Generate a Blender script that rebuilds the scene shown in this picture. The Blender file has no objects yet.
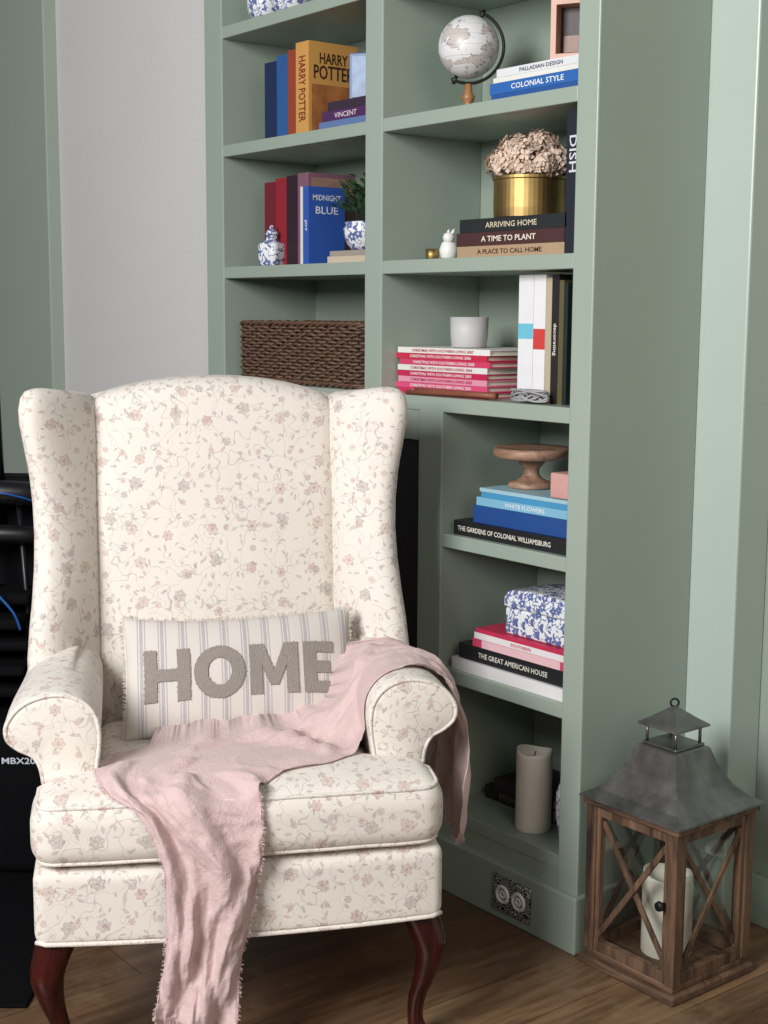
import bpy, bmesh, math, random
from math import sin, cos, pi, radians, sqrt, atan2
from mathutils import Vector, Matrix, noise
from mathutils.bvhtree import BVHTree
random.seed(11)
SC = bpy.context.scene
COL = SC.collection
V = Vector
SC.view_settings.view_transform = 'Standard'

# ------------------------------------------------------------------ camera
F = 1390.0
PT = radians(8.2); AN = radians(38.0); RL = radians(0.35)
fh = V((-cos(AN), sin(AN), 0)); rh = V((sin(AN), cos(AN), 0)); ZZ = V((0, 0, 1))
CAM = V((1.886, -1.972, 1.30))
fw = fh*cos(PT) - ZZ*sin(PT)
up0 = fh*sin(PT) + ZZ*cos(PT)
rt = rh*cos(RL) + up0*sin(RL)
up = up0*cos(RL) - rh*sin(RL)
cd = bpy.data.cameras.new('camera'); cam = bpy.data.objects.new('camera', cd); COL.objects.link(cam)
M = Matrix((rt, up, -fw)).transposed().to_4x4(); M.translation = CAM
cam.matrix_world = M
cd.sensor_fit = 'AUTO'; cd.sensor_width = 36; cd.lens = F*36/1024
cd.clip_start = .05; cd.clip_end = 60
SC.camera = cam

def ray(px, py): return rt*((px-384)/F) + up*((512-py)/F) + fw
def onY(px, py, Y=0.0):
    d = ray(px, py); return CAM + d*((Y-CAM.y)/d.y)

# ------------------------------------------------------------------ materials
def L(c):
    def f(v):
        v /= 255.0
        return v/12.92 if v <= .04045 else ((v+.055)/1.055)**2.4
    return (f(c[0]), f(c[1]), f(c[2]), 1)
class NT:
    def __init__(s, name):
        s.m = bpy.data.materials.new(name); s.m.use_nodes = True
        s.nt = s.m.node_tree; s.b = s.nt.nodes['Principled BSDF']
    def n(s, t, **k):
        x = s.nt.nodes.new(t)
        for a, v in k.items(): setattr(x, a, v)
        return x
    def put(s, sock, v):
        if isinstance(v, bpy.types.NodeSocket): s.nt.links.new(v, sock)
        else: sock.default_value = v
    def ma(s, op, a, b=0.0, c=0.0):
        x = s.n('ShaderNodeMath', operation=op)
        s.put(x.inputs[0], a); s.put(x.inputs[1], b); s.put(x.inputs[2], c)
        return x.outputs[0]
    def mix(s, f, a, b):
        x = s.n('ShaderNodeMix', data_type='RGBA'); s.put(x.inputs[0], f); s.put(x.inputs[6], a); s.put(x.inputs[7], b)
        return x.outputs[2]
    def tex(s, coord='Object'):
        return s.n('ShaderNodeTexCoord').outputs[coord]
    def noise(s, vec, scale, detail=3, rough=.5):
        x = s.n('ShaderNodeTexNoise'); s.put(x.inputs['Vector'], vec); x.inputs['Scale'].default_value = scale
        x.inputs['Detail'].default_value = detail; x.inputs['Roughness'].default_value = rough
        return x.outputs['Fac']
    def comb(s, x, y, z=0.0):
        c = s.n('ShaderNodeCombineXYZ'); s.put(c.inputs[0], x); s.put(c.inputs[1], y); s.put(c.inputs[2], z); return c.outputs[0]
    def sep(s, v):
        c = s.n('ShaderNodeSeparateXYZ'); s.put(c.inputs[0], v); return c.outputs
    def bump(s, h, strength=.3, dist=.002):
        x = s.n('ShaderNodeBump'); x.inputs['Strength'].default_value = strength; x.inputs['Distance'].default_value = dist
        s.put(x.inputs['Height'], h); s.put(s.b.inputs['Normal'], x.outputs[0])
    def fin(s, col, rough=.7, metal=0.0):
        s.put(s.b.inputs['Base Color'], col); s.put(s.b.inputs['Roughness'], rough); s.b.inputs['Metallic'].default_value = metal
        return s.m
CACHE = {}
def simple(col, rough=.6, metal=0.0, amt=.08, ns=25, bump=0.0, bs=300, bd=.001):
    k = (tuple(col), rough, metal, amt, ns, bump, bs)
    if k in CACHE: return CACHE[k]
    N = NT('paint_%d' % len(CACHE)); t = N.tex()
    a = L(col); lo = tuple(v*(1-amt) for v in a[:3])+(1,); hi = tuple(min(1, v*(1+amt)) for v in a[:3])+(1,)
    c = N.mix(N.noise(t, ns, 3), lo, hi)
    if bump: N.bump(N.noise(t, bs, 2), bump, bd)
    CACHE[k] = N.fin(c, rough, metal); return CACHE[k]

def wood(name, c1, c2, rough=.45, axis=0, scale=18, stretch=.12, bump=.15):
    N = NT(name); x, y, z = N.sep(N.tex())
    s = [x, y, z]; s[axis] = N.ma('MULTIPLY', s[axis], stretch)
    v = N.comb(*s)
    w = N.n('ShaderNodeTexNoise'); N.put(w.inputs['Vector'], v); w.inputs['Scale'].default_value = scale
    w.inputs['Detail'].default_value = 5; w.inputs['Distortion'].default_value = 1.2
    g = N.noise(v, scale*8, 3)
    f = N.ma('ADD', N.ma('MULTIPLY', w.outputs['Fac'], 1.3), N.ma('MULTIPLY', g, .5))
    r = N.n('ShaderNodeMapRange'); N.put(r.inputs[0], f); r.inputs[1].default_value = .6; r.inputs[2].default_value = 1.2
    c = N.mix(r.outputs[0], L(c1), L(c2)); N.bump(f, bump, .002)
    return N.fin(c, rough)

def floor_mat():
    N = NT('oak_floor'); x, y, z = N.sep(N.tex())
    br = N.n('ShaderNodeTexBrick'); N.put(br.inputs['Vector'], N.comb(y, x, 0.0))
    br.inputs['Scale'].default_value = 1.0; br.inputs['Brick Width'].default_value = 1.5; br.inputs['Row Height'].default_value = .15
    br.inputs['Mortar Size'].default_value = .0011; br.inputs['Mortar Smooth'].default_value = .3; br.inputs['Bias'].default_value = 0
    br.inputs['Color1'].default_value = L((142, 111, 82)); br.inputs['Color2'].default_value = L((106, 80, 58)); br.inputs['Mortar'].default_value = L((44, 32, 24))
    v = N.comb(N.ma('MULTIPLY', y, .10), x, 0.0)
    w = N.n('ShaderNodeTexNoise'); N.put(w.inputs['Vector'], v); w.inputs['Scale'].default_value = 14; w.inputs['Detail'].default_value = 6; w.inputs['Distortion'].default_value = 1.5
    g = N.noise(v, 70, 5, .6)
    f = N.ma('MULTIPLY_ADD', N.ma('ADD', g, w.outputs['Fac']), 2.2, -1.6)
    f = N.ma('MINIMUM', N.ma('MAXIMUM', f, 0.0), 1.0)
    c = N.mix(f, L((66, 47, 34)), br.outputs['Color'])
    c2 = N.mix(.2, c, br.outputs['Color'])
    pt = N.ma('MINIMUM', N.ma('MAXIMUM', N.ma('MULTIPLY_ADD', N.noise(N.comb(x, y, 0.0), 5, 5, .65), 3.2, -1.7), 0.0), .4)
    c3 = N.mix(pt, c2, L((150, 126, 100)))
    N.bump(N.ma('ADD', N.ma('MULTIPLY', g, .3), N.ma('MULTIPLY', br.outputs['Fac'], -1.0)), .2, .002)
    return N.fin(c3, N.ma('MULTIPLY_ADD', g, .25, .24))

def floral():
    N = NT('floral_upholstery'); tc = N.n('ShaderNodeTexCoord')
    x, y, z = N.sep(tc.outputs['Object']); nx, ny, nz = N.sep(tc.outputs['Normal'])
    az = N.ma('GREATER_THAN', N.ma('ABSOLUTE', nz), .68); ax = N.ma('GREATER_THAN', N.ma('ABSOLUTE', nx), .72)
    A = N.comb(x, z); B = N.comb(x, N.ma('ADD', y, 3.0)); C = N.comb(N.ma('ADD', y, 5.0), z)
    def mv(f, a, b):
        m = N.n('ShaderNodeMix', data_type='VECTOR'); N.put(m.inputs[0], f); N.put(m.inputs[4], a); N.put(m.inputs[5], b); return m.outputs[1]
    uv = mv(az, mv(ax, A, C), B)
    def motif(scale, off, rnd=.7):
        a = N.n('ShaderNodeVectorMath', operation='ADD'); N.put(a.inputs[0], uv); a.inputs[1].default_value = off
        v = N.n('ShaderNodeTexVoronoi'); v.voronoi_dimensions = '2D'; N.put(v.inputs['Vector'], a.outputs[0])
        v.inputs['Scale'].default_value = scale; v.inputs['Randomness'].default_value = rnd
        d = N.n('ShaderNodeVectorMath', operation='SUBTRACT'); N.put(d.inputs[0], a.outputs[0]); N.put(d.inputs[1], v.outputs['Position'])
        dx, dy, _ = N.sep(d.outputs[0]); r1, r2, r3 = N.sep(v.outputs['Color'])
        return dx, dy, r1, r2, r3
    base = N.mix(N.noise(tc.outputs['Object'], 6, 2), L((230, 224, 216)), L((220, 213, 204)))
    fine = N.noise(tc.outputs['Object'], 260, 2)
    ink = N.ma('MULTIPLY_ADD', N.noise(tc.outputs['Object'], 380, 2), 1.6, -.3)
    ink = N.ma('MINIMUM', N.ma('MAXIMUM', ink, .2), .72)
    col = base
    for sc, cv, lv in ((10, .5, .0048), (14, .42, .0045), (13, .58, .0045)):
        nv = N.n('ShaderNodeTexNoise'); nv.noise_dimensions = '2D'; N.put(nv.inputs['Vector'], uv); nv.inputs['Scale'].default_value = sc; nv.inputs['Detail'].default_value = 2
        line = N.ma('LESS_THAN', N.ma('ABSOLUTE', N.ma('SUBTRACT', nv.outputs['Fac'], cv)), lv)
        col = N.mix(N.ma('MULTIPLY', line, .42), col, L((160, 150, 144)))
    for sc, off, la, lb, ca, cb, keep in ((32, (0, 0, 0), .0074, .0031, (156, 150, 142), (190, 158, 152), .68), (42, (1.3, 2.1, 0), .0054, .0022, (148, 144, 144), (178, 166, 150), .65)):
        dx, dy, r1, r2, r3 = motif(sc, off)
        an = N.ma('MULTIPLY', r1, 6.283); cs = N.ma('COSINE', an); sn = N.ma('SINE', an)
        lx = N.ma('ADD', N.ma('MULTIPLY', dx, cs), N.ma('MULTIPLY', dy, sn)); ly = N.ma('SUBTRACT', N.ma('MULTIPLY', dy, cs), N.ma('MULTIPLY', dx, sn))
        e = N.ma('ADD', N.ma('POWER', N.ma('ABSOLUTE', N.ma('DIVIDE', lx, la)), 1.4), N.ma('POWER', N.ma('ABSOLUTE', N.ma('DIVIDE', ly, lb)), 1.4))
        mk = N.ma('MULTIPLY', N.ma('MULTIPLY', N.ma('LESS_THAN', e, 1.0), N.ma('LESS_THAN', r3, keep)), ink)
        col = N.mix(mk, col, N.mix(r2, L(ca), L(cb)))
    for sc, off, big in ((13.5, (.7, .2, 0), 1.08), (19, (2.3, 1.1, 0), .6)):
        dx, dy, r1, r2, r3 = motif(sc, off, .6)
        rr = N.ma('SQRT', N.ma('ADD', N.ma('MULTIPLY', dx, dx), N.ma('MULTIPLY', dy, dy)))
        th = N.ma('ADD', N.ma('ARCTAN2', dy, dx), N.ma('MULTIPLY', r1, 6.28))
        pet = N.ma('MULTIPLY_ADD', N.ma('COSINE', N.ma('MULTIPLY', th, 6.0)), .12, .88)
        R0 = N.ma('MULTIPLY', pet, N.ma('MULTIPLY_ADD', r2, .004*big, .0095*big))
        q = N.ma('DIVIDE', rr, R0)
        mk = N.ma('MULTIPLY', N.ma('LESS_THAN', q, 1.0), N.ma('MULTIPLY', ink, N.ma('LESS_THAN', r3, .8)))
        crm = N.n('ShaderNodeValToRGB'); N.put(crm.inputs[0], r2); e = crm.color_ramp; e.interpolation = 'CONSTANT'
        e.elements[0].color = L((200, 162, 156)); e.elements[1].position = .45; e.elements[1].color = L((208, 178, 168))
        k = e.elements.new(.7); k.color = L((168, 162, 160))
        ang = N.ma('SINE', N.ma('ADD', N.ma('MULTIPLY', th, 6.0), N.ma('MULTIPLY', q, 9.0)))
        ringc = N.ma('MULTIPLY', N.ma('GREATER_THAN', ang, .5), .5)
        fc = N.mix(ringc, crm.outputs[0], L((146, 120, 116)))
        fc = N.mix(N.ma('MULTIPLY', N.ma('GREATER_THAN', q, .82), .5), fc, L((146, 122, 118)))
        fc = N.mix(N.ma('LESS_THAN', q, .25), fc, L((148, 122, 110)))
        col = N.mix(mk, col, fc)
    N.bump(fine, .25, .0015)
    N.b.inputs['Sheen Weight'].default_value = .1
    return N.fin(col, .85)

def blue_white(scale=38, off=0.0):
    N = NT('blue_white_porcelain'); t = N.tex()
    a = N.n('ShaderNodeVectorMath', operation='ADD'); N.put(a.inputs[0], t); a.inputs[1].default_value = (off, off*.7, off*1.3)
    v = N.n('ShaderNodeTexVoronoi'); N.put(v.inputs['Vector'], a.outputs[0]); v.inputs['Scale'].default_value = scale; v.inputs['Randomness'].default_value = .6
    d = N.n('ShaderNodeVectorMath', operation='SUBTRACT'); N.put(d.inputs[0], a.outputs[0]); N.put(d.inputs[1], v.outputs['Position'])
    dx, dy, dz = N.sep(d.outputs[0])
    th = N.ma('ARCTAN2', dz, N.ma('ADD', dx, dy))
    q = N.ma('MULTIPLY', v.outputs['Distance'], N.ma('MULTIPLY_ADD', N.ma('COSINE', N.ma('MULTIPLY', th, 5.0)), .5, 2.4))
    fl = N.ma('MULTIPLY', N.ma('LESS_THAN', q, .95), N.ma('GREATER_THAN', q, .28))
    vein = N.ma('MULTIPLY', N.ma('LESS_THAN', N.ma('ABSOLUTE', N.ma('SUBTRACT', N.noise(a.outputs[0], scale*1.4, 1), .5)), .03), N.ma('GREATER_THAN', q, 1.05))
    f = N.ma('MULTIPLY', N.ma('MAXIMUM', fl, vein), .9)
    shade = N.mix(N.noise(t, scale*3, 1), L((34, 56, 128)), L((84, 108, 172)))
    return N.fin(N.mix(f, L((232, 234, 238)), shade), .15)

def stripes():
    N = NT('ticking_linen'); t = N.tex(); x, y, z = N.sep(t)
    def band(per, lo, hi, off=0.0):
        f = N.ma('FRACT', N.ma('DIVIDE', N.ma('ADD', x, 1.0+off), per))
        return N.ma('MULTIPLY', N.ma('GREATER_THAN', f, lo), N.ma('LESS_THAN', f, hi))
    m = N.ma('MAXIMUM', band(.040, .05, .11), N.ma('MAXIMUM', band(.040, .17, .33), band(.040, .40, .46)))
    m = N.ma('MULTIPLY', m, N.ma('MULTIPLY_ADD', N.noise(t, 500, 2), .9, .02))
    c = N.mix(m, L((208, 201, 195)), L((122, 125, 140)))
    N.bump(N.noise(t, 500, 2), .4, .001)
    return N.fin(c, .9)

def globe_mat():
    N = NT('globe_map'); t = N.tex()
    n = N.noise(t, 22, 5, .6)
    land = N.ma('GREATER_THAN', n, .53); edge = N.ma('LESS_THAN', N.ma('ABSOLUTE', N.ma('SUBTRACT', n, .53)), .008)
    x, y, z = N.sep(t)
    gr = N.ma('LESS_THAN', N.ma('FRACT', N.ma('MULTIPLY', z, 45.0)), .05)
    c = N.mix(land, L((224, 224, 226)), L((196, 188, 184))); c = N.mix(N.ma('MULTIPLY', gr, .4), c, L((130, 130, 135)))
    c = N.mix(N.ma('MULTIPLY', edge, .7), c, L((90, 88, 92)))
    return N.fin(c, .35)

def lace_mat():
    N = NT('lace_plate'); t = N.tex()
    v = N.n('ShaderNodeTexVoronoi'); v.inputs['Scale'].default_value = 85; N.put(v.inputs['Vector'], t); v.feature = 'F1'
    f = N.ma('GREATER_THAN', N.ma('SINE', N.ma('MULTIPLY', v.outputs['Distance'], 22.0)), .7)
    return N.fin(N.mix(f, L((14, 16, 17)), L((230, 232, 232))), .45)

def wicker_mat():
    N = NT('wicker'); t = N.tex()
    c = N.mix(N.noise(t, 90, 3), L((40, 27, 21)), L((126, 94, 74)))
    N.bump(N.noise(t, 400, 2), .5, .001); return N.fin(c, .5)

def metal_grey():
    N = NT('zinc'); x, y, z = N.sep(N.tex()); n = N.noise(N.comb(x, y, N.ma('MULTIPLY', z, .35)), 18, 6, .65)
    f = N.ma('MINIMUM', N.ma('MAXIMUM', N.ma('MULTIPLY_ADD', n, 2.0, -.55), 0.0), 1.0)
    return N.fin(N.mix(f, L((92, 92, 94)), L((150, 149, 148))), N.ma('MULTIPLY_ADD', n, .25, .24), .8)

def glass_mat():
    m = bpy.data.materials.new('pane_glass'); m.use_nodes = True; nt = m.node_tree
    tr = nt.nodes.new('ShaderNodeBsdfTransparent'); tr.inputs[0].default_value = (.9,.92,.9,1); gl = nt.nodes.new('ShaderNodeBsdfGlossy'); gl.inputs['Roughness'].default_value = .06
    mx = nt.nodes.new('ShaderNodeMixShader'); mx.inputs[0].default_value = .15
    nt.links.new(tr.outputs[0], mx.inputs[1]); nt.links.new(gl.outputs[0], mx.inputs[2]); nt.links.new(mx.outputs[0], nt.nodes['Material Output'].inputs[0])
    return m

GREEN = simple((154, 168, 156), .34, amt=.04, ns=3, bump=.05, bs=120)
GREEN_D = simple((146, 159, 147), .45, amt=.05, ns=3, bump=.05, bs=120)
GREEN_LIT = simple((176, 191, 182), .34, amt=.04, ns=3, bump=.05, bs=120)  # same sage paint lightened for the right trim; bright light put into colour
WHITEW = simple((208, 207, 207), .85, amt=.03, ns=2, bump=.3, bs=90, bd=.003)
FLORAL = floral(); STRIPE = stripes(); BW = blue_white(); BW2 = blue_white(44, .37)
MAHO = wood('mahogany', (26, 7, 6), (68, 21, 16), .12, 2, 20, .2, .03)
RUSTIC = wood('rustic_wood', (40, 28, 22), (126, 96, 74), .65, 2, 30, .10, .6)
RUSTX = wood('rustic_wood_x', (40, 28, 22), (126, 96, 74), .65, 0, 30, .10, .6)
CAKEW = wood('cake_wood', (120, 88, 72), (186, 150, 126), .5, 0, 22, .2, .2)
TURNW = wood('turned_wood', (120, 78, 48), (188, 138, 92), .4, 2, 30, .3, .1)
PAPER = simple((222, 214, 198), .9, amt=.12, ns=220)
BRASS = simple((168, 142, 92), .48, 1.0, amt=.4, ns=18)
ZINC = metal_grey(); GLASS = glass_mat(); WICK = wicker_mat()
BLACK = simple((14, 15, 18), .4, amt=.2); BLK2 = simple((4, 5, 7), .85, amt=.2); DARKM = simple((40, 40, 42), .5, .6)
BLK2.node_tree.nodes['Principled BSDF'].inputs['Specular IOR Level'].default_value = .15
CANDLE = simple((238, 232, 220), .45, amt=.03)
CERAM = simple((236, 235, 232), .35, amt=.03)

# ------------------------------------------------------------------ mesh builder
class MB:
    def __init__(s): s.v = []; s.f = []
    def add(s, vs, fs):
        o = len(s.v); s.v += [V(p) for p in vs]; s.f += [tuple(i+o for i in f) for f in fs]; return s
    def box(s, x0, x1, y0, y1, z0, z1):
        return s.add([(x0,y0,z0),(x1,y0,z0),(x1,y1,z0),(x0,y1,z0),(x0,y0,z1),(x1,y0,z1),(x1,y1,z1),(x0,y1,z1)],
                     [(0,3,2,1),(4,5,6,7),(0,1,5,4),(1,2,6,5),(2,3,7,6),(3,0,4,7)])
    def bar(s, a, b, w, t, n):
        a, b, n = V(a), V(b), V(n).normalized(); d = (b-a).normalized(); sd = d.cross(n).normalized()
        P = []
        for q in (a, b):
            for i, j in ((-1,-1),(1,-1),(1,1),(-1,1)): P.append(q + sd*(w/2*i) + n*(t/2*j))
        return s.add(P, [(0,1,2,3),(7,6,5,4),(0,4,5,1),(1,5,6,2),(2,6,7,3),(3,7,4,0)])
    def loft(s, rings, c0=True, c1=True, closed=True):
        n = len(rings[0]); vs = [p for r in rings for p in r]; fs = []
        for k in range(len(rings)-1):
            for i in range(n if closed else n-1):
                j = (i+1) % n; fs.append((k*n+i, k*n+j, (k+1)*n+j, (k+1)*n+i))
        if c0: fs.append(tuple(range(n-1, -1, -1)))
        if c1: fs.append(tuple((len(rings)-1)*n+i for i in range(n)))
        return s.add(vs, fs)
    def tube(s, pts, r, seg=6, closed=False):
        pts = [V(p) for p in pts]; n = len(pts); rings = []; prev = None
        for i, p in enumerate(pts):
            a = pts[(i-1) % n] if (closed or i > 0) else p; b = pts[(i+1) % n] if (closed or i < n-1) else p
            t = (b-a); t = t.normalized() if t.length > 1e-9 else V((0,0,1))
            if prev is None: prev = V((0,0,1)) if abs(t.z) < .9 else V((1,0,0))
            u = (prev - t*prev.dot(t)); u = u.normalized() if u.length > 1e-6 else t.orthogonal().normalized(); prev = u; w = t.cross(u)
            rr = r[i] if isinstance(r, (list, tuple)) else r
            rings.append([p + u*(rr*cos(2*pi*k/seg)) + w*(rr*sin(2*pi*k/seg)) for k in range(seg)])
        if closed: rings.append(rings[0]); return s.loft(rings, False, False)
        return s.loft(rings)
    def lathe(s, prof, seg=32, c=(0,0,0)):
        c = V(c)
        return s.loft([[c+V((r*cos(2*pi*k/seg), r*sin(2*pi*k/seg), z)) for k in range(seg)] for r, z in prof])
    def rbox(s, x0, x1, y0, y1, z0, z1, r, nm=6, nr=3, fn=None):
        c = V(((x0+x1)/2, (y0+y1)/2, (z0+z1)/2)); h = ((x1-x0)/2, (y1-y0)/2, (z1-z0)/2)
        def tv(H):
            i = H-r; return [-H+r*k/nr for k in range(nr)] + [-i+2*i*k/nm for k in range(nm+1)] + [i+r*(k+1)/nr for k in range(nr)]
        for ax in range(3):
            a, b = [(1,2),(2,0),(0,1)][ax]
            ta, tb = tv(h[a]), tv(h[b])
            for sg in (-1, 1):
                vs = []
                for p in ta:
                    for q in tb:
                        w = [0,0,0]; w[ax] = sg*h[ax]; w[a] = p; w[b] = q
                        inn = V([max(-(h[k]-r), min(h[k]-r, w[k])) for k in range(3)]); d = V(w)-inn
                        o = c + inn + d.normalized()*r
                        vs.append(fn(o) if fn else o)
                m = len(tb); fs = []
                for i in range(len(ta)-1):
                    for j in range(m-1):
                        f = (i*m+j, (i+1)*m+j, (i+1)*m+j+1, i*m+j+1); fs.append(f if sg > 0 else f[::-1])
                s.add(vs, fs)
        return s
    def build(s, name, mat, parent=None, smooth=False, merge=False, bevel=0, sub=0, flip=True):
        me = bpy.data.meshes.new(name); me.from_pydata([tuple(p) for p in s.v], [], s.f)
        bm = bmesh.new(); bm.from_mesh(me)
        if merge: bmesh.ops.remove_doubles(bm, verts=bm.verts, dist=2e-5)
        if flip: bmesh.ops.recalc_face_normals(bm, faces=bm.faces)
        bm.to_mesh(me); bm.free()
        if smooth: me.polygons.foreach_set('use_smooth', [True]*len(me.polygons))
        for m in (mat if isinstance(mat, list) else [mat]): me.materials.append(m)
        o = bpy.data.objects.new(name, me); COL.objects.link(o)
        if parent: o.parent = parent
        if bevel:
            b = o.modifiers.new('bevel', 'BEVEL'); b.width = bevel; b.segments = 2; b.limit_method = 'ANGLE'
        return o
def tag(o, label, cat, group=None):
    o['label'] = label; o['category'] = cat
    if group: o['group'] = group
    return o
def thing(name, label, cat, loc=(0,0,0), rot=(0,0,0), group=None):
    o = bpy.data.objects.new(name, None); COL.objects.link(o); o.location = loc; o.rotation_euler = rot
    o.empty_display_size = .02
    return tag(o, label, cat, group)
def struct(name, mb, mat, **k):
    o = mb.build(name, mat, **k); o['kind'] = 'structure'; return o
def cr(P, n=6, closed=False):
    P = [V(p) for p in P]; m = len(P); out = []
    for i in range(m if closed else m-1):
        g = (lambda k: P[k % m]) if closed else (lambda k: P[max(0, min(m-1, k))])
        a, b, c, d = g(i-1), g(i), g(i+1), g(i+2)
        for k in range(n):
            t = k/n; out.append(.5*((2*b) + (c-a)*t + (2*a-5*b+4*c-d)*t*t + (3*b-a-3*c+d)*t**3))
    if not closed: out.append(P[-1])
    return out
def sm(a, b, x):
    t = max(0, min(1, (x-a)/(b-a))); return t*t*(3-2*t)

def text_geo(body, w, h, bold=.012):
    cu = bpy.data.curves.new('t', 'FONT'); cu.body = body; cu.offset = bold; cu.resolution_u = 2
    cu.align_x = 'CENTER'; o = bpy.data.objects.new('t', cu); COL.objects.link(o)
    dg = bpy.context.evaluated_depsgraph_get(); dg.update()
    me = bpy.data.meshes.new_from_object(o.evaluated_get(dg))
    vs = [v.co.copy() for v in me.vertices]; fs = [tuple(p.vertices) for p in me.polygons]
    bpy.data.objects.remove(o); bpy.data.curves.remove(cu); bpy.data.meshes.remove(me)
    if not vs: return [], []
    x0 = min(v.x for v in vs); x1 = max(v.x for v in vs); y0 = min(v.y for v in vs); y1 = max(v.y for v in vs)
    sy = h/(y1-y0); sx = min(w/(x1-x0), sy*1.25); sy = min(sy, sx*1.8)
    return [V(((v.x-(x0+x1)/2)*sx, (v.y-(y0+y1)/2)*sy, 0)) for v in vs], fs
def text_part(body, w, h, fn, mat, parent, name='title', bold=.012):
    vs, fs = text_geo(body, w, h, bold)
    if not vs: return
    return MB().add([fn(v) for v in vs], fs).build(name, mat, parent, flip=False)

# ------------------------------------------------------------------ room shell
DEP = .32
struct('floor', MB().box(-5, 4, -4.5, 2.5, -.05, 0), floor_mat())
struct('wall_back', MB().box(-2.42, -1.425, .035, .12, 0, 2.75), WHITEW)
struct('wall_left', MB().box(-5, -2.86, .035, .12, 0, 2.75), WHITEW)
struct('trim_1', MB().box(-2.86, -2.40, -.01, .12, 0, 2.75), GREEN, bevel=.004)
struct('baseboard_back', MB().box(-2.40, -1.425, .015, .035, 0, .12), GREEN, bevel=.003)
struct('trim_2', MB().box(-.03, .125, DEP, DEP+.10, 0, 2.75), GREEN_LIT, bevel=.004)
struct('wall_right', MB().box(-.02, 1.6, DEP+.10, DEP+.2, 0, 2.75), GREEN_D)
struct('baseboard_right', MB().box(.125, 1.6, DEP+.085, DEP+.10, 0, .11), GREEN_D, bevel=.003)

# ------------------------------------------------------------------ built-in bookcase
bk = thing('bookcase', 'sage green built-in bookcase with open shelves behind the armchair', 'bookcase')
HT = 2.6; XL = -1.425; XR = 0.008
A1, A0 = -.653, -.717; B1, B0 = -.433, -.514; LI = -1.338; RI = -.048
MB().box(RI, XR, 0, DEP, .12, HT).build('side_panel', GREEN, bk, bevel=.003)
MB().box(XL, LI, 0, DEP, .12, HT).build('side_panel', GREEN, bk, bevel=.003)
MB().box(A0, A1, 0, DEP-.02, 1.115, HT).build('divider', GREEN, bk, bevel=.003)
MB().box(B0, B1, 0, DEP-.02, .12, 1.085).build('divider', GREEN, bk, bevel=.003)
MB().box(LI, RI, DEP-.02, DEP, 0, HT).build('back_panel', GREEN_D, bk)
for z in (2.03, 1.73, 1.415, 2.33):
    MB().box(A1, RI, .002, DEP-.02, z-.03, z).build('shelf', GREEN, bk, bevel=.002)
    MB().box(LI, A0, .002, DEP-.02, z-.03, z).build('shelf', GREEN, bk, bevel=.002)
MB().box(LI, RI, .001, DEP-.02, 1.083, 1.115).build('shelf', GREEN, bk, bevel=.002)
for z in (.815, .512, .19):
    MB().box(B1, RI, .002, DEP-.02, z-.03, z).build('shelf', GREEN, bk, bevel=.002)
MB().box(LI, B0, .004, .024, 1.015, 1.083).build('rail', GREEN, bk, bevel=.002)
MB().box(B1, RI, .004, .024, .12, .16).build('rail', GREEN, bk, bevel=.002)
MB().box(-.16, RI, DEP-.05, DEP-.02, 1.0, 1.083).build('batten', GREEN, bk, bevel=.002)
MB().box(XL, XR+.010, -.014, DEP, 0, .122).build('baseboard', GREEN, bk, bevel=.004)
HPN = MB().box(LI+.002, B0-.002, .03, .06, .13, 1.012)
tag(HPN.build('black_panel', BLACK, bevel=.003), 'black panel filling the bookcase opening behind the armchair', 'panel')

a = onY(493, 890, -.016); b = onY(531, 890, -.016)
pl = thing('outlet_cover', 'dark ornate outlet cover with white lace pattern on the green baseboard', 'outlet cover', ((a.x+b.x)/2, -.0145, .062))
w2 = (b.x-a.x)/2
pq = MB().rbox(-w2, w2, -.004, 0, -.040, .040, .0019, 2, 2).build('plate', lace_mat(), pl, smooth=True, merge=True)
for sx in (-1, 1):
    MB().tube([V((sx*w2*.42+.017*cos(t*pi/8), -.005, .017*sin(t*pi/8))) for t in range(16)], .0042, 6, True).build('rosette', CERAM, pq, smooth=True)
    MB().tube([V((sx*w2*.42+.007*cos(t*pi/6), -.005, .007*sin(t*pi/6))) for t in range(12)], .0036, 6, True).build('rosette', CERAM, pq, smooth=True)

# ------------------------------------------------------------------ books
def book(t, h, w, loc, col, label, title='', tcol=(235,230,215), flat=False, rz=0.0, group='books on the bookcase', soft=False, rough=.45, cover=None, fr=.8, th=.5, band=None, art=None, up_=0.0):
    r = thing('book', label, 'book', loc, (0, -pi/2 if flat else 0, rz), group)
    bt = .0012 if soft else .0025; iv = .001 if soft else .003
    m = simple(col, rough, amt=.06)
    c = MB(); c.box(0, bt, 0, w, 0, h); c.box(t-bt, t, 0, w, 0, h); c.box(bt, t-bt, 0, bt, 0, h)
    cv = c.build('cover', m, r)
    MB().box(bt, t-bt, bt, w-iv, iv, h-iv).build('pages', PAPER, r)
    if band: MB().box(.0003, t-.0003, -.0004, 0, h*band[0], h*band[1]).build('spine_band', simple(band[2], .5), cv)
    if art:
        MB().box(t-.0002, t+.0003, w*.06, w*.97, h*art[0], h*art[1]).build('cover_art', simple(art[2], .5, amt=art[3], ns=28), cv)
    if title:
        text_part(title, h*fr, t*th, lambda v: V((t/2+v.y, -.0008, h/2+up_-v.x)), simple(tcol, .5, amt=0), cv)
    if cover:
        for body, cw, chh, cz, cc, nm in cover:
            text_part(body, cw, chh, lambda v: V((t+.0008, w/2+v.x, h*cz+v.y)), simple(cc, .5, amt=0), cv, nm)
    return r
def X(px, py, Y): return onY(px, py, Y).x
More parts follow.
